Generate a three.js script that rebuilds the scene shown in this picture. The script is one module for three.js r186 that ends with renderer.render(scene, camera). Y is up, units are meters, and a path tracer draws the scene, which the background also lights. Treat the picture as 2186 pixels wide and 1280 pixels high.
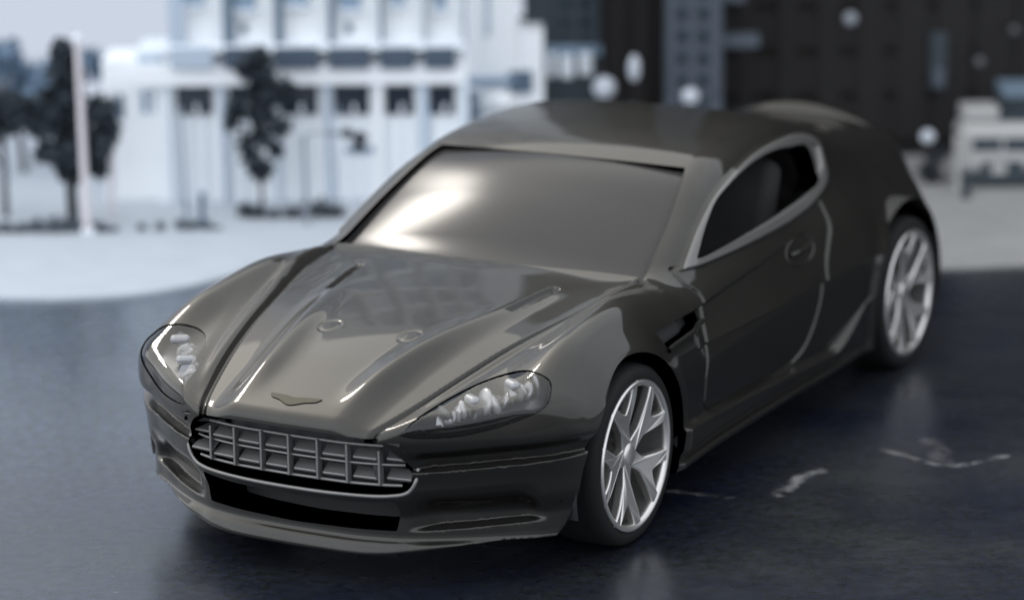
import * as THREE from 'three';
import { mergeGeometries } from 'three/addons/utils/BufferGeometryUtils.js';
import { ImprovedNoise } from 'three/addons/math/ImprovedNoise.js';
import { RoundedBoxGeometry } from 'three/addons/geometries/RoundedBoxGeometry.js';

// ---------------------------------------------------------------- camera, sky, sun, exposure
const scene = new THREE.Scene();
const camera = new THREE.PerspectiveCamera(11.446, 1024 / 599, 0.1, 400);
const EYE = new THREE.Vector3(-10.7148, 3.5362, 5.5074), FWD = new THREE.Vector3(0.851603, -0.243357, -0.464273);
camera.position.copy(EYE);
camera.up.set(0, 1, 0);
camera.lookAt(EYE.clone().add(FWD));
camera.rotateZ(THREE.MathUtils.degToRad(-0.612));
camera.focus = 10.7;
camera.userData.fStop = 0.72;
scene.add(camera);
const renderer = new THREE.WebGLRenderer({ antialias: true });
renderer.setSize(1024, 599);
renderer.toneMapping = THREE.LinearToneMapping;
renderer.toneMappingExposure = 2.0;
renderer.shadowMap.enabled = true;

const SUN_DIR = new THREE.Vector3(0.41, 0.65, -0.645).normalize();
const sun = new THREE.DirectionalLight(0xfff8ee, 0.5);
sun.position.copy(SUN_DIR).multiplyScalar(30);
sun.castShadow = true;
sun.shadow.radius = 20;
sun.shadow.mapSize.set(2048, 2048);
Object.assign(sun.shadow.camera, { left: -8, right: 8, top: 8, bottom: -8, near: 1, far: 80 });
scene.add(sun, sun.target);

{ // overcast sky: cloud deck, brighter around the veiled sun, greyer away from it
  const mixn = (a, b, t) => a + (b - a) * t, w = 512, h = 256, d = new Float32Array(w * h * 4), n = new ImprovedNoise(), v = new THREE.Vector3();
  for (let j = 0; j < h; j++) for (let i = 0; i < w; i++) {
    const th = (j + 0.5) / h * Math.PI - Math.PI / 2, ph = ((i + 0.5) / w - 0.5) * 2 * Math.PI;
    v.set(Math.cos(th) * Math.cos(ph), Math.sin(th), Math.cos(th) * Math.sin(ph));
    const near = Math.max(0, v.dot(SUN_DIR));
    const cloud = 1 + 0.14 * n.noise(v.x * 3, v.y * 5, v.z * 3) + 0.08 * n.noise(v.x * 8, v.y * 12, v.z * 8 + 5);
    let L = (0.92 + 0.05 * near ** 2 + 0.08 * near ** 12 - 0.24 * (v.x * .479 + v.z * .878)) * cloud;
    if (v.y < 0) L *= Math.max(0.12, 1 + v.y * 5);
    const k = (j * w + i) * 4;
    const wm = near ** 3; d[k] = L * mixn(0.93, 1.02, wm); d[k + 1] = L * mixn(0.98, 1.0, wm); d[k + 2] = L * mixn(1.05, 0.93, wm); d[k + 3] = 1;
  }
  const t = new THREE.DataTexture(d, w, h, THREE.RGBAFormat, THREE.FloatType);
  t.mapping = THREE.EquirectangularReflectionMapping; t.magFilter = THREE.LinearFilter; t.needsUpdate = true;
  scene.background = t; scene.environment = t;
}

// ---------------------------------------------------------------- helpers
let seed = 20240;
const rnd = () => { seed = (seed * 1664525 + 1013904223) >>> 0; return seed / 4294967296; };
const noise = new ImprovedNoise();
const clamp = (x, a, b) => x < a ? a : x > b ? b : x;
const sst = (a, b, x) => { const t = clamp((x - a) / (b - a), 0, 1); return t * t * (3 - 2 * t); };
const mix = (a, b, t) => a + (b - a) * t;
const names = {};
const numbered = (n) => { const k = names[n] = (names[n] ?? -1) + 1; return k ? `${n}_${String(k).padStart(3, '0')}` : n; };
function add(o, parent = scene) { parent.add(o); o.traverse((m) => { if (m.isMesh) { m.castShadow = m.receiveShadow = true; } }); return o; }
function tag(o, label, category, group, kind) {
  o.userData.label = label; if (category) o.userData.category = category;
  if (group) o.userData.group = group; if (kind) o.userData.kind = kind; return o;
}
function mesh(name, geo, mat, parent = scene) {
  const g = Array.isArray(geo) ? mergeGeometries(geo.map((x) => { const y = x.index ? x.toNonIndexed() : x; for (const a of Object.keys(y.attributes)) if (!['position', 'normal', 'uv'].includes(a)) y.deleteAttribute(a); return y; })) : geo;
  const m = new THREE.Mesh(g, mat); m.name = parent === scene ? numbered(name) : name; return add(m, parent);
}
function thing(name, label, category, pos = [0, 0, 0], group) {
  const o = new THREE.Group(); o.name = numbered(name); o.position.set(...pos); scene.add(o); return tag(o, label, category, group);
}
const std = (c, roughness, o = {}) => new THREE.MeshStandardMaterial({ color: new THREE.Color().setRGB(...c), roughness, ...o });
const phys = (c, roughness, o = {}) => new THREE.MeshPhysicalMaterial({ color: new THREE.Color().setRGB(...c), roughness, ...o });
// ---------------------------------------------------------------- the car body as one implicit surface (x to the rear, y up, z to the car's left)
function pchip(pts) {
  const n = pts.length, h = [], s = [], m = [];
  for (let i = 0; i < n - 1; i++) { h[i] = pts[i + 1][0] - pts[i][0]; s[i] = (pts[i + 1][1] - pts[i][1]) / h[i]; }
  m[0] = s[0]; m[n - 1] = s[n - 2];
  for (let i = 1; i < n - 1; i++) m[i] = s[i - 1] * s[i] <= 0 ? 0 : 3 * (h[i - 1] + h[i]) / ((2 * h[i] + h[i - 1]) / s[i - 1] + (h[i] + 2 * h[i - 1]) / s[i]);
  return (x) => {
    if (x <= pts[0][0]) return pts[0][1] + m[0] * (x - pts[0][0]);
    if (x >= pts[n - 1][0]) return pts[n - 1][1] + m[n - 1] * (x - pts[n - 1][0]);
    let i = 0; while (x > pts[i + 1][0]) i++;
    const t = (x - pts[i][0]) / h[i], t2 = t * t, t3 = t2 * t;
    return (2 * t3 - 3 * t2 + 1) * pts[i][1] + (t3 - 2 * t2 + t) * h[i] * m[i] + (3 * t2 - 2 * t3) * pts[i + 1][1] + (t3 - t2) * h[i] * m[i + 1];
  };
}
function lut(pts, a = -2.7, b = 2.7, n = 2700) {
  const f = pchip(pts), T = new Float64Array(n + 2), k = n / (b - a);
  for (let i = 0; i <= n + 1; i++) T[i] = f(a + i / k);
  return (x) => { const u = clamp((x - a) * k, 0, n), i = u | 0; return T[i] + (T[i + 1] - T[i]) * (u - i); };
}
const smax = (a, b, k) => { const h = Math.max(k - Math.abs(a - b), 0); return Math.max(a, b) + h * h / (4 * k); };
const smin = (a, b, k) => -smax(-a, -b, k);
// closed smooth curve through 2-D points; corners where a point is given with a third value 1
function curve2(pts, closed = true, per = 10) {
  const n = pts.length, out = [];
  const P = (i) => pts[closed ? (i + n) % n : clamp(i, 0, n - 1)];
  for (let i = 0; i < (closed ? n : n - 1); i++) {
    const p1 = P(i), p2 = P(i + 1), p0 = p1[2] ? p1 : P(i - 1), p3 = p2[2] ? p2 : P(i + 2);
    for (let k = 0; k < per; k++) {
      const t = k / per, t2 = t * t, t3 = t2 * t, q = (j) => 0.5 * (2 * p1[j] + (p2[j] - p0[j]) * t + (2 * p0[j] - 5 * p1[j] + 4 * p2[j] - p3[j]) * t2 + (3 * p1[j] - p0[j] - 3 * p2[j] + p3[j]) * t3);
      out.push([q(0), q(1)]);
    }
  }
  if (!closed) out.push(pts[n - 1].slice(0, 2));
  return out;
}
function boxOf(poly) { let a = 9, b = 9, c = -9, d = -9; for (const [x, y] of poly) { a = Math.min(a, x); b = Math.min(b, y); c = Math.max(c, x); d = Math.max(d, y); } return [a, b, c, d]; }
// distance to a polyline (open), or signed distance to a closed one (negative inside); far away it returns only a bound
function sd2(poly, closed) {
  const [x0, y0, x1, y1] = boxOf(poly), n = poly.length;
  return (x, y) => {
    const bx = Math.max(x0 - x, x - x1, 0), by = Math.max(y0 - y, y - y1, 0);
    if (bx > 0.06 || by > 0.06) return Math.max(bx, by);
    let d = 1e9, inside = false;
    for (let i = 0, j = closed ? n - 1 : 0; i < n; j = i++) {
      const ax = poly[j][0], ay = poly[j][1], ex = poly[i][0] - ax, ey = poly[i][1] - ay, wx = x - ax, wy = y - ay;
      const t = clamp((wx * ex + wy * ey) / (ex * ex + ey * ey + 1e-12), 0, 1), qx = wx - ex * t, qy = wy - ey * t;
      d = Math.min(d, qx * qx + qy * qy);
      if (closed && (ay > y) !== (poly[i][1] > y) && x < ex * (y - ay) / ey + ax) inside = !inside;
    }
    d = Math.sqrt(d);
    return inside ? -d : d;
  };
}
const CW = lut([[-2.5, .85], [-2.1, .925], [-1.85, .952], [-1.37, .957], [-1, .93], [-.5, .908], [0, .905], [.5, .913], [.9, .935], [1.37, .955], [1.7, .925], [2.1, .80], [2.5, .6]]);
const CXF = lut([[0, -2.315], [.2, -2.308], [.365, -2.278], [.46, -2.238], [.6, -2.155], [.72, -2.065], [.82, -1.99], [.9, -1.895], [.95, -1.81], [1, -1.62]], 0, 1.2, 600);
const CXFY = lut([[0, .05], [.13, .065], [.2, .085], [.26, .085], [.34, .05], [.40, .04], [.5, .015], [.57, 0], [.66, .01], [.8, .06]], 0, 1.4, 700);
const CXR = lut([[0, 2.385], [.3, 2.35], [.45, 2.24], [.6, 2.05], [.72, 1.90], [.82, 1.80], [.9, 1.73], [1, 1.55]], 0, 1.2, 600);
const CTOP = lut([[-2.5, .55], [-2.306, .622], [-2.217, .654], [-2.0, .713], [-1.9, .738], [-1.6, .797], [-1.2, .848], [-.87, .868], [-.5, .872], [0, .872], [.6, .88], [1, .895], [1.5, .912], [1.9, .908], [2.10, .905], [2.19, .914], [2.225, .945], [2.26, .972], [2.36, .980], [2.5, .98]]);
const CFB = lut([[-2.3, 0], [-2.0, .02], [-1.6, .085], [-1.25, .088], [-.95, .045], [-.8, .02], [-.4, 0], [1, 0], [1.4, 0], [2.3, 0]]);
const CKS = lut([[-2.3, .1], [-1.8, .13], [-1.3, .13], [-.8, .12], [-.4, .07], [.5, .08], [1, .2], [1.6, .3], [2.3, .3]]);
const CG = lut([[-1.3, .66], [-.87, .868], [-.5, 1.046], [-.216, 1.172], [-.05, 1.214], [.15, 1.234], [.4, 1.241], [.65, 1.227], [.9, 1.183], [1.2, 1.10], [1.5, 1.008], [1.8, .92], [2.1, .82]]);
const CGZ = lut([[-1.2, .66], [-.87, .735], [-.5, .785], [0, .805], [.5, .79], [.9, .745], [1.3, .665], [1.7, .56], [2.1, .46]]);
const CGK = lut([[-1, .05], [-.2, .05], [.3, .06], [.9, .16], [1.5, .25], [2, .25]]);
const FW = [-1.366, .337], RW = [1.369, .337], FA = [-1.41, .325, .402], RA = [1.345, .325, .425];
const hoodLine = curve2([[-2.30, .34], [-2.17, .395], [-1.9, .475], [-1.5, .567], [-1.14, .645], [-.84, .678]], false);
const hoodLineD = sd2(hoodLine, false);
const hoodZ = lut(hoodLine.map(([a, b]) => [a, b]));
const ridgeZ = lut([[-2.3, .22], [-2.0, .25], [-1.5, .34], [-.9, .44]]);
const doorPoly = curve2([[-.70, .862, 1], [-.705, .82], [-.66, .772], [-.672, .72], [-.72, .60], [-.76, .45], [-.73, .345], [-.4, .328], [.0, .322], [.19, .345], [.30, .42], [.375, .53], [.43, .655], [.51, .73], [.60, .80], [.66, .90, 1], [.93, .99], [1.0, 1.03], [.97, 1.11], [.66, 1.175], [.22, 1.172], [-.18, 1.105], [-.45, 1.0]]);
const doorD = sd2(doorPoly, true);
const ventPoly = curve2([[-1.14, .742, 1], [-.73, .738, 1], [-.72, .690, 1], [-1.10, .676, 1]], true, 4);
const ventD = sd2(ventPoly, true);
const slotPoly = sd2(curve2([[-1.41, .37], [-1.10, .405], [-1.06, .43], [-1.10, .445], [-1.41, .395]]), true);
const hlPoly = curve2([[.445, .585], [.458, .60], [.474, .627], [.508, .667], [.560, .701], [.624, .726], [.735, .752], [.81, .740], [.85, .70], [.852, .662], [.813, .635], [.723, .600], [.62, .578], [.51, .574]]);
const hlD = sd2(hlPoly, true);
const framePoly = curve2([[-.675, .862, 1], [-.44, .985], [-.174, 1.085], [.224, 1.15], [.65, 1.15], [.92, 1.10], [.955, 1.03], [.85, .935], [.60, .888], [.30, .864], [-.12, .857], [-.5, .855]]);
const frameD = sd2(framePoly, true);
const sideGlassD = sd2(curve2([[-.56, .888, 1], [-.377, .995], [-.195, 1.068], [.134, 1.122], [.45, 1.128], [.79, 1.085, 1], [.82, 1.04], [.76, .955], [.535, .925], [.224, .909], [-.14, .898], [-.48, .885]]), true);
const screenD = sd2(curve2([[-.224, 0], [-.222, .19], [-.202, .43], [-.185, .555, 1], [-.285, .586], [-.491, .634], [-.674, .662], [-.825, .685, 1], [-.838, .54], [-.868, .37], [-.89, .2], [-.895, 0], [-.89, -.2], [-.868, -.37], [-.838, -.54], [-.825, -.685, 1], [-.674, -.662], [-.491, -.634], [-.285, -.586], [-.185, -.555, 1], [-.202, -.43], [-.222, -.19]]), true);
const rearGlassD = sd2(curve2([[.93, 0], [.95, .3], [1.0, .43, 1], [1.35, .42], [1.68, .36, 1], [1.72, 0], [1.68, -.36, 1], [1.35, -.42], [1.0, -.43, 1], [.95, -.3]]), true);
const grilleD = sd2(curve2([[0, .578], [.2, .577], [.355, .567, 1], [.41, .533], [.46, .46], [.468, .41], [.44, .374], [.38, .36], [.2, .354], [0, .352], [-.2, .354], [-.38, .36], [-.44, .374], [-.468, .41], [-.46, .46], [-.41, .533], [-.355, .567, 1], [-.2, .577]]), true);
const mouthD = sd2(curve2([[0, .316], [.25, .321], [.40, .332, 1], [.405, .29], [.39, .215, 1], [.2, .212], [0, .208], [-.2, .212], [-.39, .215, 1], [-.405, .29], [-.40, .332, 1], [-.25, .321]]), true);
const emblemD = sd2(curve2([[0, -2.256], [.022, -2.250], [.052, -2.234], [.09, -2.222], [.108, -2.200, 1], [.06, -2.203], [.02, -2.208], [0, -2.212], [-.02, -2.208], [-.06, -2.203], [-.108, -2.200, 1], [-.09, -2.222], [-.052, -2.234], [-.022, -2.250]]), true);
function carF(x, y, z) {
  const az = Math.abs(z);
  // flanks
  const w = CW(x), up = y - .52;
  let zs = w - (up > 0 ? 1.0 + .9 * sst(.8, 1.5, x) : .2) * up * up;
  const rf = Math.hypot(x - FA[0], y - FA[1]), rr = Math.hypot(x - RA[0], y - RA[1]);
  zs += .014 * (1 - sst(FA[2], FA[2] + .09, rf)) + .014 * (1 - sst(RA[2], RA[2] + .10, rr));
  if (x > -1.05 && x < 1.05) {
    // shoulder crease that falls away below, and a side skirt standing proud
    const yc = .743 + .07 * (x + .614), fade = sst(-.85, -.7, x) * (1 - sst(.12, .5, x));
    zs -= .03 * fade * (1 - sst(yc - .012, yc + .004, y)) * sst(yc - .22, yc - .05, y);
    const ys = .352 - .045 * (x + 1) + .18 * sst(.45, .95, x), e = sst(-1.05, -.95, x) * (1 - sst(.5, .95, x));
    zs += e * (.036 * (1 - sst(ys - .016, ys + .004, y)) - .032 * (1 - sst(.235, .262, y)) + .026 * (1 - sst(.2, .222, y)));
  }
  if (x < -1.7) { // front bumper: a fold under the lamp, a shelf and the lip
  }
  const S = (az - zs) * .93;
  // hood, deck
  const hz = hoodZ(x);
  let yt = CTOP(x) - (.075 + .08 * sst(.9, 1.4, x) * (1 - sst(1.85, 2.12, x))) * az * az + CFB(x) * Math.exp(-(((az - .79) / .115) ** 2));
  if (x < -.7) {
    const rz = ridgeZ(x), fr = sst(-2.6, -2.3, x) * (1 - .62 * sst(-2.2, -1.5, x)) * (1 - sst(-1.3, -.9, x));
    yt -= .036 * fr * sst(rz - .02, rz + .11, az) * (1 - sst(hz + .0, hz + .12, az));
    yt += .028 * sst(-2.29, -1.98, x) * (1 - sst(-1.85, -1.2, x)) * Math.exp(-(((az - rz + .015) / .055) ** 2));
    yt += .012 * Math.exp(-(((az - hz - .035) / .022) ** 2)) * sst(-2.2, -2.0, x) * (1 - sst(-.95, -.8, x));
  }
  const T = (y - yt) * .97;
  let F = smax(S, T, CKS(x));
  // nose and tail
  if (x < -1.3) {
    let xo = CXFY(y);
    const cheek = sst(.42, .52, az);
    const rise = .06 * (az - .45), yg = y - rise;
    xo += cheek * .055 * (sst(.438, .450, yg) * (1 - sst(.480, .520, yg)));
    xo += cheek * (1 - sst(.74, .84, az)) * .055 * sst(.212, .226, yg) * (1 - sst(.27, .375, yg));
    xo -= .022 * (1 - sst(.165, .185, y)) * (cheek + .6 * (1 - cheek));
    const a = CXF(az), g = (CXF(az + .01) - a) * 100;
    F = smax(F, (a + xo - x) / Math.sqrt(1 + g * g), .075 - .04 * sst(.48, .54, y));
  }
  if (x > 1.3) {
    const a = CXR(az), g = (CXR(az + .01) - a) * 100;
    F = smax(F, (x - a + .12 * Math.abs(y - .72)) / Math.sqrt(1 + g * g), .05);
  }
  const yb = x < -1.7 ? .122 + .05 * sst(.25, .75, az) + .12 * sst(-1.87, -1.78, x) * sst(.55, .72, az) : Math.abs(x) < 1.05 ? .175 : .16;
  F = smax(F, yb - y, .02);
  // greenhouse
  if (y > .6 && x > -1.3 && x < 2.2) {
    const roof = (y - CG(x) + .09 * az * az) * .9;
    const side = (az - CGZ(x) + .47 * (y - .86)) * .9;
    const G = smax(roof, side, .10);
    F = smin(F, G, CGK(x));
  }
  // joints
  if (x < -.8 && y > .5) { const d = hoodLineD(x, az); if (d < .018) F += .018 * (1 - sst(.003, .018, d)); }
  if (az > .5 && x > -.9 && x < 1.1) { const d = Math.abs(doorD(x, y)); if (d < .012 && y < .875) F += .009 * (1 - sst(.002, .012, d)); }
  if (az > .5 && y > .8 && x > -.8 && x < 1.1) { const d = frameD(x, y); if (d < .01 && d > -.06) F -= .014 * sst(.006, -.012, d) * sst(-.055, -.036, d); }
  if (y > .7 && x < -1.6 && x > -1.8) { const d = Math.abs(Math.hypot((x + 1.7) * .8, az - .17) - .036); if (d < .012) F += .002 * (1 - sst(.002, .011, d)); }
  // openings
  if (y > .7 && x > -1.35 && x < -.9) { const d = slotPoly(x, az); if (d < .015) F += .018 * (1 - sst(-.008, .006, d)); }
  return F;
}
// surface nets on a sparse grid, snapped to the surface; returns { p, n, idx }
function meshF(F, lo, hi, h) {
  const B = 8, dim = [0, 1, 2].map((k) => Math.ceil((hi[k] - lo[k]) / h / B) * B), [nx, ny, nz] = dim;
  const key = (i, j, k) => (i * (ny + 2) + j) * (nz + 2) + k, vert = new Map(), P = [], quads = [];
  const s = new Float64Array(9 * 9 * 9), at = (i, j, k) => (i * 9 + j) * 9 + k;
  const E = []; for (let a = 0; a < 8; a++) for (const b of [1, 2, 4]) if (!(a & b)) E.push([a, a | b]);
  for (let bi = 0; bi < nx; bi += B) for (let bj = 0; bj < ny; bj += B) for (let bk = 0; bk < nz; bk += B) {
    const c = F(lo[0] + (bi + 4) * h, lo[1] + (bj + 4) * h, lo[2] + (bk + 4) * h);
    if (Math.abs(c) > 4 * h * 1.74 * 1.5 + .02) continue;
    for (let i = 0; i < 9; i++) for (let j = 0; j < 9; j++) for (let k = 0; k < 9; k++) s[at(i, j, k)] = F(lo[0] + (bi + i) * h, lo[1] + (bj + j) * h, lo[2] + (bk + k) * h);
    for (let i = 0; i < 8; i++) for (let j = 0; j < 8; j++) for (let k = 0; k < 8; k++) {
      const v = [s[at(i, j, k)], s[at(i + 1, j, k)], s[at(i, j + 1, k)], s[at(i + 1, j + 1, k)], s[at(i, j, k + 1)], s[at(i + 1, j, k + 1)], s[at(i, j + 1, k + 1)], s[at(i + 1, j + 1, k + 1)]];
      let m = 0; for (let q = 0; q < 8; q++) if (v[q] < 0) m |= 1 << q;
      if (m === 0 || m === 255) continue;
      let x = 0, y = 0, z = 0, c2 = 0;
      for (const [a, b] of E) if ((v[a] < 0) !== (v[b] < 0)) { const t = v[a] / (v[a] - v[b]); x += (a & 1) + t * ((b & 1) - (a & 1)); y += (a >> 1 & 1) + t * ((b >> 1 & 1) - (a >> 1 & 1)); z += (a >> 2) + t * ((b >> 2) - (a >> 2)); c2++; }
      vert.set(key(bi + i, bj + j, bk + k), P.length / 3);
      P.push(lo[0] + (bi + i + x / c2) * h, lo[1] + (bj + j + y / c2) * h, lo[2] + (bk + k + z / c2) * h);
      const g = [bi + i, bj + j, bk + k];
      if ((v[0] < 0) !== (v[1] < 0)) quads.push(g[0], g[1], g[2], 0, v[0] < 0 ? 1 : 0);
      if ((v[0] < 0) !== (v[2] < 0)) quads.push(g[0], g[1], g[2], 1, v[0] < 0 ? 1 : 0);
      if ((v[0] < 0) !== (v[4] < 0)) quads.push(g[0], g[1], g[2], 2, v[0] < 0 ? 1 : 0);
    }
  }
  const N = new Float32Array(P.length), e = .0025;
  for (let q = 0; q < P.length; q += 3) {
    for (let it = 0; it < 3; it++) {
      const x = P[q], y = P[q + 1], z = P[q + 2];
      let a = F(x + e, y, z) - F(x - e, y, z), b = F(x, y + e, z) - F(x, y - e, z), c = F(x, y, z + e) - F(x, y, z - e);
      const l = Math.hypot(a, b, c) || 1;
      if (it < 2) { const f = clamp(F(x, y, z) / Math.max(.4, l / (2 * e)), -h * .7, h * .7) / l; P[q] -= a * f; P[q + 1] -= b * f; P[q + 2] -= c * f; }
      else { N[q] = a / l; N[q + 1] = b / l; N[q + 2] = c / l; }
    }
  }
  const idx = [], D = [[0, 1, 0, 0, 0, 1], [0, 0, 1, 1, 0, 0], [1, 0, 0, 0, 1, 0]];
  for (let q = 0; q < quads.length; q += 5) {
    const [i, j, k, ax, s1] = quads.slice(q, q + 5), d = D[ax];
    const a = vert.get(key(i, j, k)), b = vert.get(key(i - d[0], j - d[1], k - d[2])), c = vert.get(key(i - d[0] - d[3], j - d[1] - d[4], k - d[2] - d[5])), f = vert.get(key(i - d[3], j - d[4], k - d[5]));
    if (a === undefined || b === undefined || c === undefined || f === undefined) continue;
    if (s1) idx.push(a, b, c, a, c, f); else idx.push(a, c, b, a, f, c);
  }
  return { p: P, n: Array.from(N), idx };
}
// splits a mesh where fn changes sign: { inside (fn < 0), outside, rim: segments of the cut }
function clip(m, fn) {
  const nv = m.p.length / 3, v = new Float64Array(nv);
  for (let i = 0; i < nv; i++) { v[i] = fn(m.p[3 * i], m.p[3 * i + 1], m.p[3 * i + 2], m.n[3 * i], m.n[3 * i + 1], m.n[3 * i + 2]); if (v[i] === 0) v[i] = 1e-9; }
  const mk = () => ({ p: [], n: [], idx: [], map: new Map() }), I = mk(), O = mk(), rim = [];
  const put = (o, key, p, n) => { let k = o.map.get(key); if (k === undefined) { k = o.p.length / 3; o.map.set(key, k); o.p.push(...p); o.n.push(...n); } return k; };
  const orig = (o, i) => put(o, i, [m.p[3 * i], m.p[3 * i + 1], m.p[3 * i + 2]], [m.n[3 * i], m.n[3 * i + 1], m.n[3 * i + 2]]);
  const cutAt = (a, b) => {
    if (a > b) [a, b] = [b, a];
    const t = v[a] / (v[a] - v[b]), q = (A, k) => mix(A[3 * a + k], A[3 * b + k], t), n = [q(m.n, 0), q(m.n, 1), q(m.n, 2)], l = Math.hypot(...n) || 1;
    return { key: nv + a * nv + b, p: [q(m.p, 0), q(m.p, 1), q(m.p, 2)], n: n.map((x) => x / l) };
  };
  for (let f = 0; f < m.idx.length; f += 3) {
    const t = [m.idx[f], m.idx[f + 1], m.idx[f + 2]], s = t.map((i) => v[i] < 0), c = s[0] + s[1] + s[2];
    if (c === 3) { I.idx.push(...t.map((i) => orig(I, i))); continue; }
    if (c === 0) { O.idx.push(...t.map((i) => orig(O, i))); continue; }
    const lone = c === 1 ? s.indexOf(true) : s.indexOf(false), a = t[lone], b = t[(lone + 1) % 3], d = t[(lone + 2) % 3];
    const A = c === 1 ? I : O, Z = c === 1 ? O : I, x = cutAt(a, b), y = cutAt(a, d);
    A.idx.push(orig(A, a), put(A, x.key, x.p, x.n), put(A, y.key, y.p, y.n));
    const zx = put(Z, x.key, x.p, x.n), zy = put(Z, y.key, y.p, y.n), zb = orig(Z, b), zd = orig(Z, d);
    Z.idx.push(zx, zb, zd, zx, zd, zy);
    rim.push(c === 1 ? [x, y] : [y, x]);
  }
  return { inside: I, outside: O, rim };
}
function offset(m, d) { const p = m.p.slice(); for (let i = 0; i < p.length; i++) p[i] -= m.n[i] * d; return { p, n: m.n, idx: m.idx }; }
// wall from the cut edge into the body
function wall(rim, depth, from = 0) {
  const o = { p: [], n: [], idx: [] };
  for (const [a, b] of rim) {
    const e = [0, 1, 2].map((k) => b.p[k] - a.p[k]), n = a.n, w = [e[1] * n[2] - e[2] * n[1], e[2] * n[0] - e[0] * n[2], e[0] * n[1] - e[1] * n[0]], l = Math.hypot(...w) || 1, k0 = o.p.length / 3;
    for (const q of [a, b]) for (const d of [from, depth]) { for (let k = 0; k < 3; k++) o.p.push(q.p[k] - q.n[k] * d); for (let k = 0; k < 3; k++) o.n.push(w[k] / l); }
    o.idx.push(k0, k0 + 2, k0 + 3, k0, k0 + 3, k0 + 1);
  }
  return o;
}
function mirror(m) {
  const p = m.p.slice(), n = m.n.slice(), idx = m.idx.slice();
  for (let i = 2; i < p.length; i += 3) { p[i] = -p[i]; n[i] = -n[i]; }
  for (let i = 0; i < idx.length; i += 3) [idx[i + 1], idx[i + 2]] = [idx[i + 2], idx[i + 1]];
  return { p, n, idx };
}
function join(...ms) { const o = { p: [], n: [], idx: [] }; for (const m of ms) { const k = o.p.length / 3; for (const x of m.p) o.p.push(x); for (const x of m.n) o.n.push(x); for (const x of m.idx) o.idx.push(x + k); } return o; }
function geom(m, uvs = [0, 2]) {
  const g = new THREE.BufferGeometry();
  g.setAttribute('position', new THREE.Float32BufferAttribute(m.p, 3)); g.setAttribute('normal', new THREE.Float32BufferAttribute(m.n, 3));
  const uv = []; for (let i = 0; i < m.p.length; i += 3) uv.push(m.p[i + uvs[0]], m.p[i + uvs[1]]);
  g.setAttribute('uv', new THREE.Float32BufferAttribute(uv, 2)); g.setIndex(m.idx); return g;
}
// ---------------------------------------------------------------- the ground and the street behind the car
// street coordinates: u metres to the right and d metres ahead of the spot below the camera, y up; local axes of street things: x = u, z towards the car
const RH = new THREE.Vector3(.478663, 0, .877999), FH = new THREE.Vector3(.877999, 0, -.478663), TURN = Math.atan2(-.877999, .478663);
const ground3 = (u, d, y = 0) => new THREE.Vector3(EYE.x, 0, EYE.z).addScaledVector(RH, u).addScaledVector(FH, d).setY(y);
const at = (px, py, d) => { // picture column and row seen at distance d -> [u, y]
  const a = (px - 1093) / 6386, b = (640 - py) / 6386, c = Math.cos(.01068), s = Math.sin(-.01068), x = a * c - b * s, y = a * s + b * c, z = .96994 + .24336 * y;
  return [x * d / z, 3.5362 + (-.24336 + .96994 * y) * d / z];
};
const noiseTex = (w, h, f, srgb) => { const a = new Uint8Array(w * h * 4); for (let j = 0; j < h; j++) for (let i = 0; i < w; i++) { const c = f(i / w, j / h), k = (j * w + i) * 4; for (let q = 0; q < 3; q++) a[k + q] = clamp(Math.round((Array.isArray(c) ? c[q] : c) * 255), 0, 255); a[k + 3] = 255; } const t = new THREE.DataTexture(a, w, h); t.wrapS = t.wrapT = THREE.RepeatWrapping; t.magFilter = THREE.LinearFilter; t.minFilter = THREE.LinearMipmapLinearFilter; t.generateMipmaps = true; if (srgb) t.colorSpace = THREE.SRGBColorSpace; t.needsUpdate = true; return t; };
const fbm = (x, y, z = 0) => noise.noise(x, y, z) + .5 * noise.noise(2 * x, 2 * y, z + 7) + .25 * noise.noise(4 * x, 4 * y, z + 13);
function sheet(u0, d0, u1, d1, y, nu = 1, nd = 1) { // flat patch of ground with uv 0..1
  const g = new THREE.PlaneGeometry(1, 1, nu, nd), p = g.attributes.position;
  for (let i = 0; i < p.count; i++) { const v = ground3(mix(u0, u1, p.getX(i) + .5), mix(d0, d1, p.getY(i) + .5), y); p.setXYZ(i, v.x, v.y, v.z); }
  g.computeVertexNormals(); return g;
}
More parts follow.
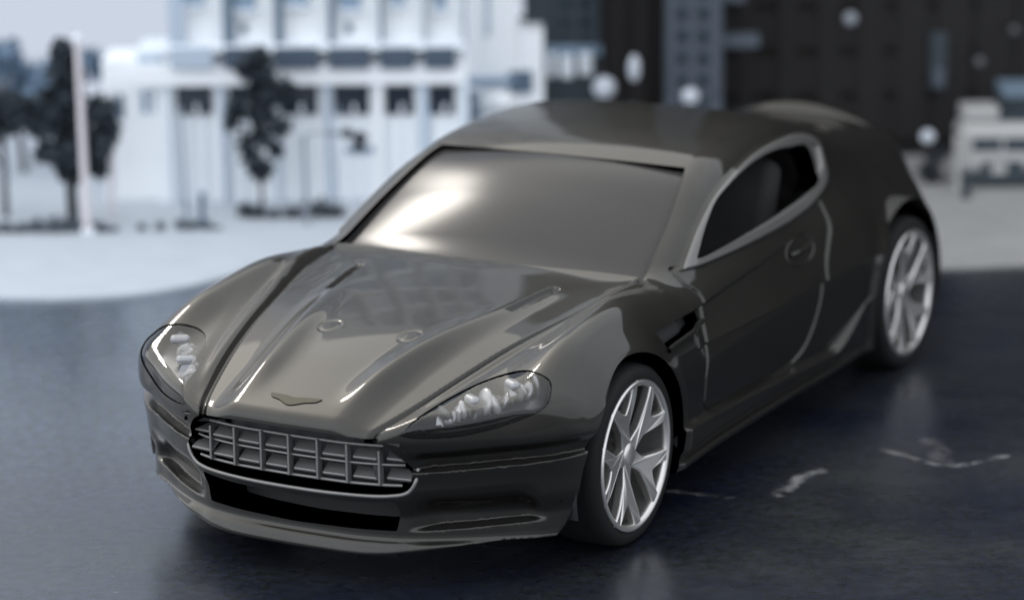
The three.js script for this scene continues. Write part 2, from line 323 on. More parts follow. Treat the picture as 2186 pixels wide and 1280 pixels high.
{
  const far = new THREE.PlaneGeometry(240, 240); far.rotateX(-Math.PI / 2); far.translate(0, -.006, 0);
  tag(mesh('ground', far, std([.03, .033, .038], .5)), 'dark ground reaching away past the buildings', null, null, 'structure');
  // glossy dark surface under the car, with scuffs and dust: 12 x 8 m
  const U0 = -6, U1 = 6, D0 = 8, D1 = 16, scuffs = [
    [[1.02, 10.97], [1.07, 11.08], [1.13, 11.2], [1.21, 11.27]], [[.60, 11.03], [.71, 10.99], [.82, 10.95]], [[1.49, 11.54], [1.57, 11.46], [1.69, 11.33], [1.80, 11.34], [1.96, 11.44]], [[1.69, 11.66], [1.71, 11.5], [1.70, 11.37]]];
  const amp = [1, .45, .6, .22], wid = [.026, .018, .018, .05], sd = scuffs.map((q) => sd2(curve2(q, false, 8), false));
  const dust = []; for (let i = 0; i < 90; i++) dust.push([mix(-2.6, 2.6, rnd()), mix(9.6, 12.6, rnd()), .003 + .006 * rnd() ** 3, .25 + .5 * rnd()]);
  const cells = new Map(); for (const q of dust) { const k = Math.floor(q[0] * 4) + ',' + Math.floor(q[1] * 4); cells.set(k, [...(cells.get(k) || []), q]); }
  const colour = noiseTex(2048, 1365, (a, b) => {
    const u = mix(U0, U1, a), d = mix(D0, D1, b), n = fbm(u * 1.3, d * 1.3), m = fbm(u * 22, d * 22, 3), p = fbm(u * 70, d * 70, 9);
    const navy = clamp(.5 + .7 * n, 0, 1);
    const paintedSheen = sst(-.5, -1.7, u) * mix(.12, 1, sst(10.2, 13.6, d)) * (.85 + .3 * n); let c = [mix(.015, .003, navy), mix(.017, .005, navy), mix(.0185, .014, navy)].map((x, i) => mix(x, [.085, .105, .136][i], clamp(paintedSheen, 0, 1))).map((x, i) => x * Math.max(.2, 1 + .55 * m + .55 * p + (i === 2 ? .5 * fbm(u * 30, d * 30, 21) : 0)));  // pale reflection of the white hall painted into the ground colour at left
    if (u > .3) for (let i = 0; i < sd.length; i++) { const s = sd[i](u + .016 * noise.noise(u * 18, d * 18, 31) + .007 * noise.noise(u * 60, d * 60, 33), d + .016 * noise.noise(u * 18, d * 18, 41) + .007 * noise.noise(u * 60, d * 60, 43)); if (s < .05) { const t = amp[i] * (1 - sst(.2 * wid[i], wid[i] * 1.6, s)) * clamp(.55 + 1.1 * noise.noise(u * 14, d * 14, 4) + .5 * noise.noise(u * 60, d * 60, 4), 0, 1.2); c = c.map((x) => mix(x, .30, clamp(t, 0, 1) * .8)); } }
    for (const q of cells.get(Math.floor(u * 4) + ',' + Math.floor(d * 4)) || []) { const s = Math.hypot(u - q[0], d - q[1]); if (s < q[2]) c = c.map((x) => mix(x, .22, q[3] * (1 - s / q[2]))); }
    return c.map((x) => x <= .0031308 ? 12.92 * x : 1.055 * x ** (1 / 2.4) - .055);
  }, true);
  const rough = noiseTex(512, 512, (a, b) => .62 + .16 * fbm(a * 8, b * 8, 2) + .08 * fbm(a * 60, b * 60, 5));
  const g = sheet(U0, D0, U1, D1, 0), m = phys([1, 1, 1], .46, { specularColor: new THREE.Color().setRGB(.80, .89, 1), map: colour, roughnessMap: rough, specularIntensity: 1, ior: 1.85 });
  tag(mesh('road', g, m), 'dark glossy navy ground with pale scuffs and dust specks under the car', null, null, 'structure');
  // pavement beyond, a low slab with a curved kerb
  const slab = (name, label, pts, back, y, mat) => {
    const sh = new THREE.Shape(); sh.moveTo(pts[0][0], pts[0][1]); for (const q of curve2(pts, false, 8).slice(1)) sh.lineTo(q[0], q[1]); for (const q of back) sh.lineTo(q[0], q[1]); sh.closePath();
    const e = new THREE.ExtrudeGeometry(sh, { depth: y - .012, bevelEnabled: true, bevelThickness: .012, bevelSize: .012, bevelSegments: 3 }); e.rotateX(-Math.PI / 2);
    e.rotateY(TURN); e.translate(EYE.x, -.004, EYE.z); tag(mesh(name, e, mat), label, null, null, 'structure');
  };
  const pale = std([.46, .50, .55], .8, { map: noiseTex(256, 256, (a, b) => .93 + .06 * fbm(a * 5, b * 5, 1) + .03 * fbm(a * 40, b * 40, 2)) }), grey = std([.27, .27, .265], .85, { map: noiseTex(256, 256, (a, b) => .9 + .1 * fbm(a * 3, b * 3, 4) + .05 * fbm(a * 40, b * 40, 8)) });
  slab('pavement', 'pale pavement with a curved edge in front of the white building', [[-6, 14.5], [-4, 14.36], [-3.09, 14.27], [-2.5, 14.2], [-2.16, 14.18], [-1.82, 14.25], [-1.61, 14.39], [-1.44, 14.58], [-1.27, 14.78], [-.94, 14.93], [-.22, 14.97], [.3, 14.9]], [[.3, 18.6], [-6, 18.6]], .03, pale);
  slab('forecourt', 'worn grey concrete forecourt in front of the parked truck', [[.312, 14.9], [1.2, 14.72], [2.13, 14.62], [2.58, 14.67], [3.2, 14.72], [6, 15]], [[6, 17.6], [.312, 17.6]], .028, grey);
}
// a street thing standing at column px, row py of the picture, d metres away
class Place {
  constructor(name, label, category, px, d, group) { const [u] = at(px, 400, d); this.u = u; this.d = d; this.g = thing(name, label, category, ground3(u, d, 0).toArray(), group); this.g.rotation.y = TURN; }
  p(px, py, d = this.d) { const [u, y] = at(px, py, d); return [u - this.u, y, this.d - d]; }
  box(name, x0, y0, x1, y1, d, depth, mat, parent = this.g, r = .006) { // front face at d
    const a = this.p(x0, y0, d), b = this.p(x1, y1, d), lo = Math.max(b[1], 0), w = Math.abs(b[0] - a[0]), h = a[1] - lo;
    const g = new RoundedBoxGeometry(w, h, depth, 2, Math.min(r, w / 3, h / 3, depth / 3)); g.translate((a[0] + b[0]) / 2, (a[1] + lo) / 2, a[2] - depth / 2);
    return mesh(name, g, mat, parent);
  }
  ball(name, px, py, rpx, d, mat, parent = this.g, sy = 1) { const a = this.p(px, py, d), r = rpx * d / 6350; const g = new THREE.SphereGeometry(r, 28, 20); g.scale(1, sy, 1); g.translate(...a); return mesh(name, g, mat, parent); }
  pole(name, px, y0, y1, d, r, mat, parent = this.g, px1 = px) { const a = this.p(px1, y1, d), b = this.p(px, y0, d); a[1] = Math.max(a[1], 0); const h = b[1] - a[1], g = new THREE.CylinderGeometry(r * .8, r, h, 16); g.applyMatrix4(new THREE.Matrix4().makeShear(0, 0, (b[0] - a[0]) / h, 0, 0, 0)); g.translate((a[0] + b[0]) / 2, (a[1] + b[1]) / 2, a[2]); return mesh(name, g, mat, parent); }
}
const S = {
  white: std([.85, .875, .90], .75), white2: std([.76, .81, .86], .75), bluish: std([.22, .30, .40], .7), blue: std([.085, .125, .18], .6), fin: std([.13, .18, .235], .6),
  darkGlass: phys([.022, .028, .040], .12), paleGlass: phys([.42, .49, .58], .15), black: phys([.0095, .0085, .0085], .8, { specularIntensity: .4 }), black2: phys([.014, .013, .013], .75, { specularIntensity: .5 }), teal: std([.022, .034, .043], .6),
  lattice: std([.062, .076, .098], .7), latticeGlass: phys([.02, .032, .045], .2), globe: phys([.47, .50, .55], .5), band: std([.05, .075, .11], .6), rib: std([.50, .58, .66], .7), rib2: std([.62, .69, .76], .7), colBlue: std([.42, .50, .60], .7), globeDim: phys([.26, .275, .31], .4), globeFaint: phys([.10, .10, .105], .5), metal: std([.30, .33, .37], .45, { metalness: .5 }), pinkPole: std([.62, .58, .60], .5),
  leaf: std([.035, .047, .060], .8, { side: THREE.DoubleSide }), leafHaze: std([.20, .28, .38], .8, { side: THREE.DoubleSide }), bark: std([.05, .05, .055], .9), hedge: std([.03, .042, .055], .85, { side: THREE.DoubleSide }),
  hedge2: std([.10, .13, .155], .85, { side: THREE.DoubleSide }), truck: phys([.36, .36, .355], .4), rubber: std([.02, .02, .02], .8), post: std([.20, .25, .30], .5),
};
{ // sky: the pale overcast behind the roofs, as a tall far screen
  const g = new THREE.PlaneGeometry(14, 6.2), m = new THREE.MeshStandardMaterial({ color: 0x000000, roughness: 1, emissive: new THREE.Color().setRGB(.295, .325, .38), emissiveIntensity: 1 });
  const s = new THREE.Mesh(g, m); s.name = 'sky'; s.position.copy(ground3(-2, 18.5, 3)); s.rotation.y = TURN; tag(s, 'pale overcast sky above the white building', null, null, 'structure'); scene.add(s);
}
// ---- the white hall
{
  const D = 16.25, b = new Place('white_hall', 'long white hall with tall columns, dark upper window band and blue fins', 'building', 660, D);
  b.box('wall', 330, 178, 990, 520, D + .07, .5, S.white); b.box('wall', 352, -1250, 990, 104, D + .06, .55, S.white); b.box('wall', 215, 128, 352, 520, D + .14, .4, S.white);
  b.box('window_band', 288, 106, 992, 140, D + .09, .4, S.white2);
  b.box('cornice', 285, 140, 995, 178, D + .01, .35, S.white); b.box('ledge', 350, 97, 992, 107, D - .03, .2, S.white2);
  const px = [352, 465, 575, 690, 800, 895, 982];
  px.forEach((x, i) => {
    b.box('fin', x - (i ? 11 : 8), -1250, x + (i ? 11 : 8), 100, D - .02, .12, i ? S.fin : S.paleGlass);
    b.box('column', x + 3, 178, x + 23, 520, D + .02, .12, [S.rib2, S.colBlue, S.rib2, S.colBlue, S.white, S.colBlue, S.rib2][i]);
  });
  for (let i = 0; i < px.length - 1; i++) {
    const a = px[i] + 14, c = px[i + 1] - 14;
    b.box('window_pane', a - 4, 102, c + 4, 146, D - .035, .05, i < 1 ? S.paleGlass : S.band);
    const win = b.box('window', a + 18, -70, c - 18, i % 2 ? 22 : 12, D + .02, .06, S.bluish); b.box('sill', a + 14, i % 2 ? 22 : 12, c - 14, i % 2 ? 28 : 18, D, .07, S.white2, win);
    for (let k = 0; k < 5; k++) { const y = -330 - 235 * k, v = b.box('window', a + 12, y, c - 12, y + 150, D + .02, .06, [S.bluish, S.paleGlass, S.bluish, S.fin][(i + k) % 4]); b.box('glazing_bar', (a + c) / 2 - 4, y, (a + c) / 2 + 4, y + 150, D + .012, .04, S.white2, v); b.box('sill', a + 6, y + 150, c - 6, y + 160, D - .01, .08, S.white2, v); }
    if (i === 1 || i === 3) b.box('wall_plaque', (a + c) / 2 - 8, 52, (a + c) / 2 + 8, 70, D + .045, .02, S.fin);
    const w = b.box('doorway', a + 8, 184, c + 2, 244, D + .045, .05, S.darkGlass); // dark glazing behind the columns
    b.box('glazing_bar', (a + c) / 2 + 6, 222, (a + c) / 2 + 14, 242, D + .035, .03, S.white2, w); if (i % 2) b.box('glazing_bar', (a + c) / 2 - 26, 226, (a + c) / 2 - 18, 242, D + .035, .03, S.bluish, w);
    for (let k = 0; k < 3; k++) b.box('wall_rib', a + 18 + k * 27, 252, a + 22 + k * 27, 520, D + .055, .03, k === 1 ? S.rib : S.rib2);
  }
  for (const x of [300, 325]) b.box('window_pane', x, 196, x + 15, 242, D + .13, .03, S.bluish);
  b.box('window_pane', 245, 200, 265, 255, D + .13, .03, S.blue); b.box('window_pane', 292, 120, 345, 140, D + .05, .04, S.paleGlass);
  b.box('plinth', 215, 492, 990, 530, D - .08, .2, S.white2);
}
{ // blank white block right of the hall
  const D = 16.9, b = new Place('white_block', 'tall blank white block with a stepped corner between the hall and the dark towers', 'building', 1070, D);
  b.box('wall', 992, -1250, 1110, 420, D, .6, S.white); b.box('wall', 1108, 66, 1163, 420, D + .01, .55, S.white); b.box('fin', 1032, -260, 1047, 78, D - .015, .04, S.paleGlass);
  const w = b.box('arch_window', 1085, 152, 1138, 200, D - .01, .04, S.blue, undefined, .02); b.box('canopy', 1000, 168, 1096, 182, D - .06, .1, S.bluish, w);
  b.ball('dome', 1068, 216, 34, D - .10, S.white, undefined, .62);
}
{ // dark towers on the right
  const D = 17.2, b = new Place('teal_tower', 'dark teal tower with faint lattice windows above lit white shopfronts', 'building', 1200, D);
  b.box('wall', 1105, -1500, 1290, 420, D, .5, S.teal);
  for (let r = -6; r < 3; r++) for (const x of [1208, 1249]) { const y = 4 + 43 * r; b.box('window', x - 11, y - 11, x + 11, y + 13, D - .004, .02, S.latticeGlass); }
  for (const x of [1180, 1228, 1270]) b.box('mullion', x - 7, -1500, x + 7, 112, D - .02, .03, S.lattice);
  for (const [x0, x1, y0, y1] of [[1168, 1188, 112, 166], [1196, 1226, 118, 168], [1236, 1266, 112, 162]]) b.box('shopfront', x0, y0, x1, y1, D - .03, .05, S.white2, undefined, .02);
  b.box('fascia', 1165, 98, 1288, 118, D - .02, .04, S.bluish);
  const k = new Place('black_tower', 'plain black tower between the teal tower and the lattice tower', 'building', 1350, D - .2);
  k.box('wall', 1282, -1500, 1424, 440, D - .2, .6, S.black); for (const x of [1318, 1372]) k.box('pilaster', x - 9, -1500, x + 9, 440, D - .215, .03, S.black2);
  const l = new Place('lattice_tower', 'grey blue concrete tower with two columns of dark windows', 'building', 1483, D - .4);
  l.box('wall', 1425, -1500, 1541, 440, D - .4, .6, S.lattice);
  for (let r = -12; r < 5; r++) for (const x of [1459, 1503]) { const y = 26 + 47.5 * r, w = l.box('window', x - 14, y - 15, x + 14, y + 15, D - .40, .05, S.lattice, undefined, .012); w.position.z += .012; const q = l.box('pane', x - 10, y - 11, x + 10, y + 11, D - .418, .05, S.latticeGlass, w, .012); q.position.z -= .002; }
  for (const x of [1436, 1481, 1530]) l.box('rib', x - 4, -1500, x + 4, 200, D - .425, .03, S.lattice);
  l.box('beam', 1541, 76, 1622, 102, D - .3, .12, S.lattice); l.box('beam', 1541, -8, 1592, 6, D - .3, .12, S.lattice);
  const n = new Place('black_office_block', 'wide black office block filling the right side behind the truck', 'building', 1870, D + .25);
  n.box('wall', 1536, -2000, 7600, 460, D + .25, .8, S.black);
  for (let x = 1600; x < 7500; x += 92) n.box('pilaster', x - 8, -2000, x + 8, 300, D + .22, .04, S.black2);
  for (let y = -1892; y < 330; y += 96) n.box('floor_band', 1540, y, 7590, y + 12, D + .235, .03, S.black2);
  n.box('pilaster', 1988, 70, 2022, 188, D + .20, .05, S.teal); n.box('pilaster', 1994, 148, 2018, 188, D + .17, .05, S.lattice);
  n.box('shopfront', 2050, 262, 2500, 400, D + .215, .05, S.teal);
}
// ---- lamps
const globe = (name, label, px, py, r, d, base, sy) => { const b = new Place(name, label, 'lamp', px, d); b.ball('globe', px, py, r, d, S.globe, undefined, sy); b.pole('pole', px, py + r * .8, base, d, .012, S.black2); const c = b.p(px, py, d), g = new THREE.CylinderGeometry(.02, .014, .03, 16); g.translate(c[0], c[1] - r * d / 6350 * (sy || 1) - .005, 0); mesh('fitter', g, S.black2, b.g); };
globe('globe_lamp', 'large white globe lamp standing at the foot of the black tower', 1290, 187, 25, 16.7, 420);
globe('globe_lamp', 'slim white capsule lamp in front of the black tower', 1354, 146, 13, 16.6, 420, 2.3);
globe('globe_lamp', 'low white globe lamp at the foot of the lattice tower', 1474, 206, 19, 16.4, 430);
globe('globe_lamp', 'small white globe lamp on a post beside the truck', 1981, 292, 16, 16.6, 405);
const wallLamp = (label, px, py, r, mat = S.globeFaint) => { const D = 17.2, b = new Place('wall_lamp', label, 'lamp', px, D); b.ball('globe', px, py, r, D, mat); const c = b.p(px, py, D), g = new THREE.CylinderGeometry(.01, .01, .26, 10); g.rotateX(Math.PI / 2); g.translate(c[0], c[1], -.14); mesh('bracket', g, S.black2, b.g); };
wallLamp('bluish white wall lamp high on the black office block above the car roof', 1816, 40, 15, S.globeDim); wallLamp('small wall lamp on the black office block above the truck', 2092, 132, 11);
wallLamp('faint little wall lamp near the top right corner of the office block', 2166, 64, 9);
// ---- plants
function leaves(blobs, size, n) { // many small leaf blades through the crown
  const q = [], v = new THREE.Vector3(), m = new THREE.Matrix4(), e = new THREE.Euler(), P = [], N = [], I = [];
  for (const [x, y, z, r, k] of blobs) for (let i = 0; i < n * (k || 1); i++) {
    do v.set(rnd() * 2 - 1, rnd() * 2 - 1, rnd() * 2 - 1); while (v.length() > 1);
    v.multiplyScalar(r * (.55 + .5 * rnd())); v.y *= .9; v.add(new THREE.Vector3(x, y, z)); if (v.y < .02) v.y = .02;
    e.set(rnd() * 6, rnd() * 6, rnd() * 6); m.makeRotationFromEuler(e); const s = size * (.6 + .8 * rnd()), b = P.length / 3;
    for (const [a, c] of [[-1, 0], [0, -.45], [1, 0], [0, .45]]) { const w = new THREE.Vector3(a * s, c * s, (a * a) * s * .2).applyMatrix4(m).add(v); P.push(w.x, w.y, w.z); const nn = new THREE.Vector3(0, 0, 1).applyMatrix4(m); N.push(nn.x, nn.y, nn.z); }
    I.push(b, b + 1, b + 2, b, b + 2, b + 3);
  }
  return geom({ p: P, n: N, idx: I }, [0, 1]);
}
function tree(label, px, base, d, blobs, mat, trunkPx, size = .03, n = 90) {
  const b = new Place('street_tree', label, 'tree', px, d), foot = b.p(px, base, d), B = blobs.map(([x, y, r, k]) => { const q = b.p(x, y, d); return [q[0], q[1], (rnd() - .5) * r * .0012, r * d / 6350, k]; });
  const top = B.reduce((a, q) => q[1] > a[1] ? q : a), tr = trunkPx * d / 6350, tube = (p, q, r) => { const g = new THREE.CylinderGeometry(r * .55, r, 1, 10), v = new THREE.Vector3().subVectors(q, p), l = v.length(); g.scale(1, l, 1); g.translate(0, l / 2, 0); g.applyQuaternion(new THREE.Quaternion().setFromUnitVectors(new THREE.Vector3(0, 1, 0), v.normalize())); g.translate(p.x, p.y, p.z); return g; };
  const g = [tube(new THREE.Vector3(0, 0, 0), new THREE.Vector3(top[0] * .8, top[1], 0), tr)];
  for (const q of B) g.push(tube(new THREE.Vector3(q[0] * .1, Math.max(.05, q[1] - q[3] * 1.3), 0), new THREE.Vector3(q[0], q[1] + q[3] * .3, q[2]), tr * .4));
  mesh('trunk', g, S.bark, b.g); mesh('crown', leaves(B, size, n), mat, b.g);
}
tree('dark slender tree with a ragged crown in front of the white hall', 558, 446, 15.95, [[545, 128, 36], [560, 165, 44, 1.4], [555, 205, 44, 1.3], [585, 195, 40, .9], [610, 190, 26, .4], [520, 150, 26, .7], [505, 235, 30, .6], [560, 245, 36, 1.2], [492, 262, 22, .5], [525, 300, 26, .45], [556, 290, 26, .7], [600, 272, 26, .6], [585, 318, 24, .4], [530, 330, 22, .4], [556, 362, 30, 1.1]], S.leaf, 5, .032, 170);
tree('dark broad tree left of the white hall behind the pale pole', 152, 462, 15.75, [[132, 108, 30, .6], [138, 150, 44], [140, 190, 46, 1.2], [125, 230, 52, 1.2], [150, 265, 56, 1.4], [95, 262, 52, 1.3], [212, 235, 42], [225, 285, 38], [60, 240, 42, 1.1], [30, 225, 36, .9], [105, 215, 40], [150, 320, 50, 1.2], [100, 325, 32, .6], [205, 325, 34, .7], [210, 360, 24, .4], [148, 365, 34, 1]], S.leaf, 14, .038, 210);
tree('dark tree cut by the left edge of the view', 8, 440, 16.0, [[5, 215, 36], [-25, 250, 50, 1.2], [20, 260, 38], [-60, 220, 60], [-40, 300, 40, .7]], S.leaf, 8, .038, 190);
tree('hazy pale blue tree behind the broad dark tree', 55, 420, 17.2, [[10, 125, 50], [60, 170, 46], [-30, 160, 60], [100, 160, 36], [40, 215, 50], [-20, 230, 50], [195, 125, 26, .6], [205, 150, 24, .5]], S.leafHaze, 8, .05, 140);  // distance haze is put into the pale leaf colour
function hedge(label, pts, d, mat, n = 150) { const x = pts[pts.length >> 1][0], b = new Place('shrub', label, 'shrub', x, d); const B = pts.map(([px, py, r]) => { const q = b.p(px, py, d); return [q[0], Math.max(q[1], .015), 0, r * d / 6350]; }); mesh('foliage', leaves(B, .016, n), mat, b.g); mesh('stem', B.map((q) => { const g = new THREE.CylinderGeometry(.004, .006, q[1] + .01, 8); g.translate(q[0], (q[1] + .01) / 2, 0); return g; }), S.bark, b.g); }
hedge('dark rounded shrub bed at the foot of the slender tree', [[525, 448, 24], [550, 455, 24], [585, 462, 22], [620, 458, 24], [655, 448, 28], [690, 446, 30], [718, 456, 26]], 15.9, S.hedge);
hedge('grey blue low planting in front of the broad tree', [[-20, 492, 24], [12, 490, 24], [45, 492, 24], [80, 484, 28], [115, 480, 30], [150, 484, 28], [185, 486, 26], [215, 490, 20], [240, 494, 14]], 15.6, S.hedge2);
hedge('thin strip of low planting on the curved verge near the bollard', [[300, 486, 12], [340, 484, 12], [385, 480, 14], [410, 482, 16], [440, 486, 16], [465, 492, 12]], 15.62, S.hedge2, 80);
hedge('bluish round shrub at the right end of the hall', [[1005, 205, 26], [1010, 240, 30], [1000, 275, 30], [985, 300, 26]], 16.5, S.bluish, 140);
hedge('dark shrub in the gap between car and truck', [[1990, 345, 24], [1995, 375, 24], [2010, 330, 18], [1975, 365, 20]], 16.62, S.hedge, 130);
// ---- poles and small things
{ const b = new Place('flagpole', 'tall pale flagpole standing in front of the broad dark tree', 'flagpole', 184, 15.55); b.pole('pole', 164, 84, 500, 15.55, .022, S.pinkPole, undefined, 186); b.ball('finial', 163, 82, 9, 15.55, S.white2); b.box('base', 172, 488, 200, 504, 15.53, .07, S.white2); }
{ const b = new Place('sign_post', 'short pinkish post at the left wing of the hall', 'post', 240, 15.9); b.pole('pole', 239, 196, 470, 15.9, .013, S.pinkPole); b.box('plate', 230, 192, 250, 214, 15.88, .012, S.white2); }
{ const b = new Place('street_post', 'slim blue grey post in front of the hall between the two dark trees', 'post', 396, 15.85); b.pole('pole', 384, 238, 470, 15.85, .012, S.post, undefined, 398); b.ball('cap', 384, 236, 7, 15.85, S.post); }
{ const b = new Place('street_lamp', 'thin street lamp with a short bent arm beside the shrub bed', 'lamp', 651, 15.7); b.pole('pole', 648, 292, 486, 15.7, .014, S.metal, undefined, 655); const p = b.p(648, 294), q = b.p(702, 283), g = new THREE.TubeGeometry(new THREE.QuadraticBezierCurve3(new THREE.Vector3(...p), new THREE.Vector3(p[0], q[1], 0), new THREE.Vector3(...q)), 16, .007, 8); mesh('arm', g, S.metal, b.g); b.box('lamp_head', 690, 279, 722, 290, 15.69, .03, S.metal); }
{ const b = new Place('bollard', 'short dark bollard on the pale pavement before the hall', 'bollard', 431, 15.75); b.pole('post', 431, 418, 492, 15.75, .018, S.blue); b.ball('cap', 431, 417, 8, 15.75, S.blue); }
{ const b = new Place('planter_stand', 'dark little stand with two plants on a shelf before the hall', 'planter', 766, 15.95); b.box('shelf', 735, 318, 798, 328, 15.93, .08, S.bluish); b.pole('leg', 745, 328, 470, 15.95, .008, S.white2); b.pole('leg', 788, 328, 470, 15.95, .008, S.white2); const p = b.p(767, 296), q = b.p(740, 284); mesh('plant', leaves([[p[0], p[1], 0, .05], [p[0], p[1] - .05, 0, .05], [q[0], q[1], 0, .035]], .02, 90), S.hedge, b.g); }
{ const b = new Place('teal_bollard', 'teal bollard on the edge of the grey forecourt near the truck', 'bollard', 2064, 16.2); b.pole('post', 2064, 392, 432, 16.2, .03, S.teal); b.ball('cap', 2064, 390, 12, 16.2, S.teal); }
{ const b = new Place('white_post', 'white marker post left of the truck', 'post', 2044, 16.45); b.pole('pole', 2044, 302, 405, 16.45, .018, S.truck); b.ball('cap', 2044, 302, 8, 16.45, S.truck); }
{ // the truck, nose towards the viewer
  const D = 16.5, b = new Place('delivery_truck', 'off-white truck parked nose first at the right edge before the black block', 'truck', 2140, D);
  const cab = b.box('cab', 2052, 268, 2228, 372, D, .3, S.truck, undefined, .05); b.box('windshield', 2078, 296, 2140, 322, D - .006, .03, S.latticeGlass, undefined, .012); b.box('windshield', 2146, 296, 2206, 322, D - .006, .03, S.latticeGlass, undefined, .012);
  b.box('grille', 2098, 346, 2186, 376, D - .012, .04, S.teal); b.box('grille_bar', 2118, 350, 2150, 372, D - .02, .03, S.truck);
  b.box('bumper', 2060, 376, 2222, 392, D - .04, .08, S.teal); for (const x of [2076, 2204]) b.ball('headlight', x, 358, 9, D + .005, S.globeDim);
  b.box('cargo_box', 2058, 230, 2134, 256, D + .10, .2, S.truck); b.box('roof_gap', 2064, 254, 2216, 272, D + .12, .16, S.teal);
  for (const x of [2078, 2204]) { const c = b.p(x, 396, D + .08), r = c[1] > .02 ? .055 : .05, g = new THREE.CylinderGeometry(r, r, .07, 24); g.rotateZ(Math.PI / 2); g.translate(c[0], r + .028, c[2]); mesh('wheel', g, S.rubber, b.g); }
  const t = new Place('kiosk', 'small teal kiosk with pale roof beside the truck at the right edge', 'kiosk', 2190, 16.9); t.box('wall', 2140, 205, 2240, 420, 16.9, .2, S.teal); t.box('roof', 2142, 186, 2250, 208, 16.87, .26, S.fin);
}
// ---------------------------------------------------------------- the car: cut the skin into parts
const CELL = .007;
const M = {
  paint: phys([.029, .0272, .0240], .46, { metalness: 1, clearcoat: .62, clearcoatRoughness: .03 }),
  screen: phys([.048, .046, .046], .20, { specularIntensity: 1, transmission: .22, thickness: 0, ior: 1.26 }),
  glass: phys([.45, .45, .46], .04, { transmission: 1, thickness: 0, ior: 1.45 }),
  lens: phys([.95, .95, .96], .02, { transmission: 1, thickness: 0, ior: 1.45 }),
  rearGlass: phys([.012, .012, .013], .08),
  black: std([.012, .012, .013], .65),
  trim: std([.03, .03, .032], .45),
  rubber: phys([.009, .009, .0095], .7, { specularIntensity: .35 }),
  wheel: phys([.56, .545, .53], .32, { metalness: .9 }),
  wheelDark: std([.05, .05, .055], .5, { metalness: .6 }),
  chrome: phys([.82, .82, .84], .16, { metalness: 1 }),
  grilleMetal: std([.20, .195, .19], .45, { metalness: .7 }),
  bucket: phys([.045, .045, .047], .35, { metalness: .6 }),
  facet: phys([.26, .26, .265], .35, { metalness: .35 }),
  emblem: phys([.045, .040, .026], .55, { specularIntensity: .4 }),
  litFrame: phys([.115, .112, .108], .42, { metalness: .5, clearcoat: .5 }),  // body frame around the glass, its lit bevel put into a paler grey
  seat: std([.20, .195, .19], .7),
  reflector: phys([.17, .17, .175], .3, { metalness: .8 }),
};
const car = thing('sports_coupe', 'dark grey metallic two-door sports coupe with silver spoked wheels standing on the dark glossy ground', 'car');
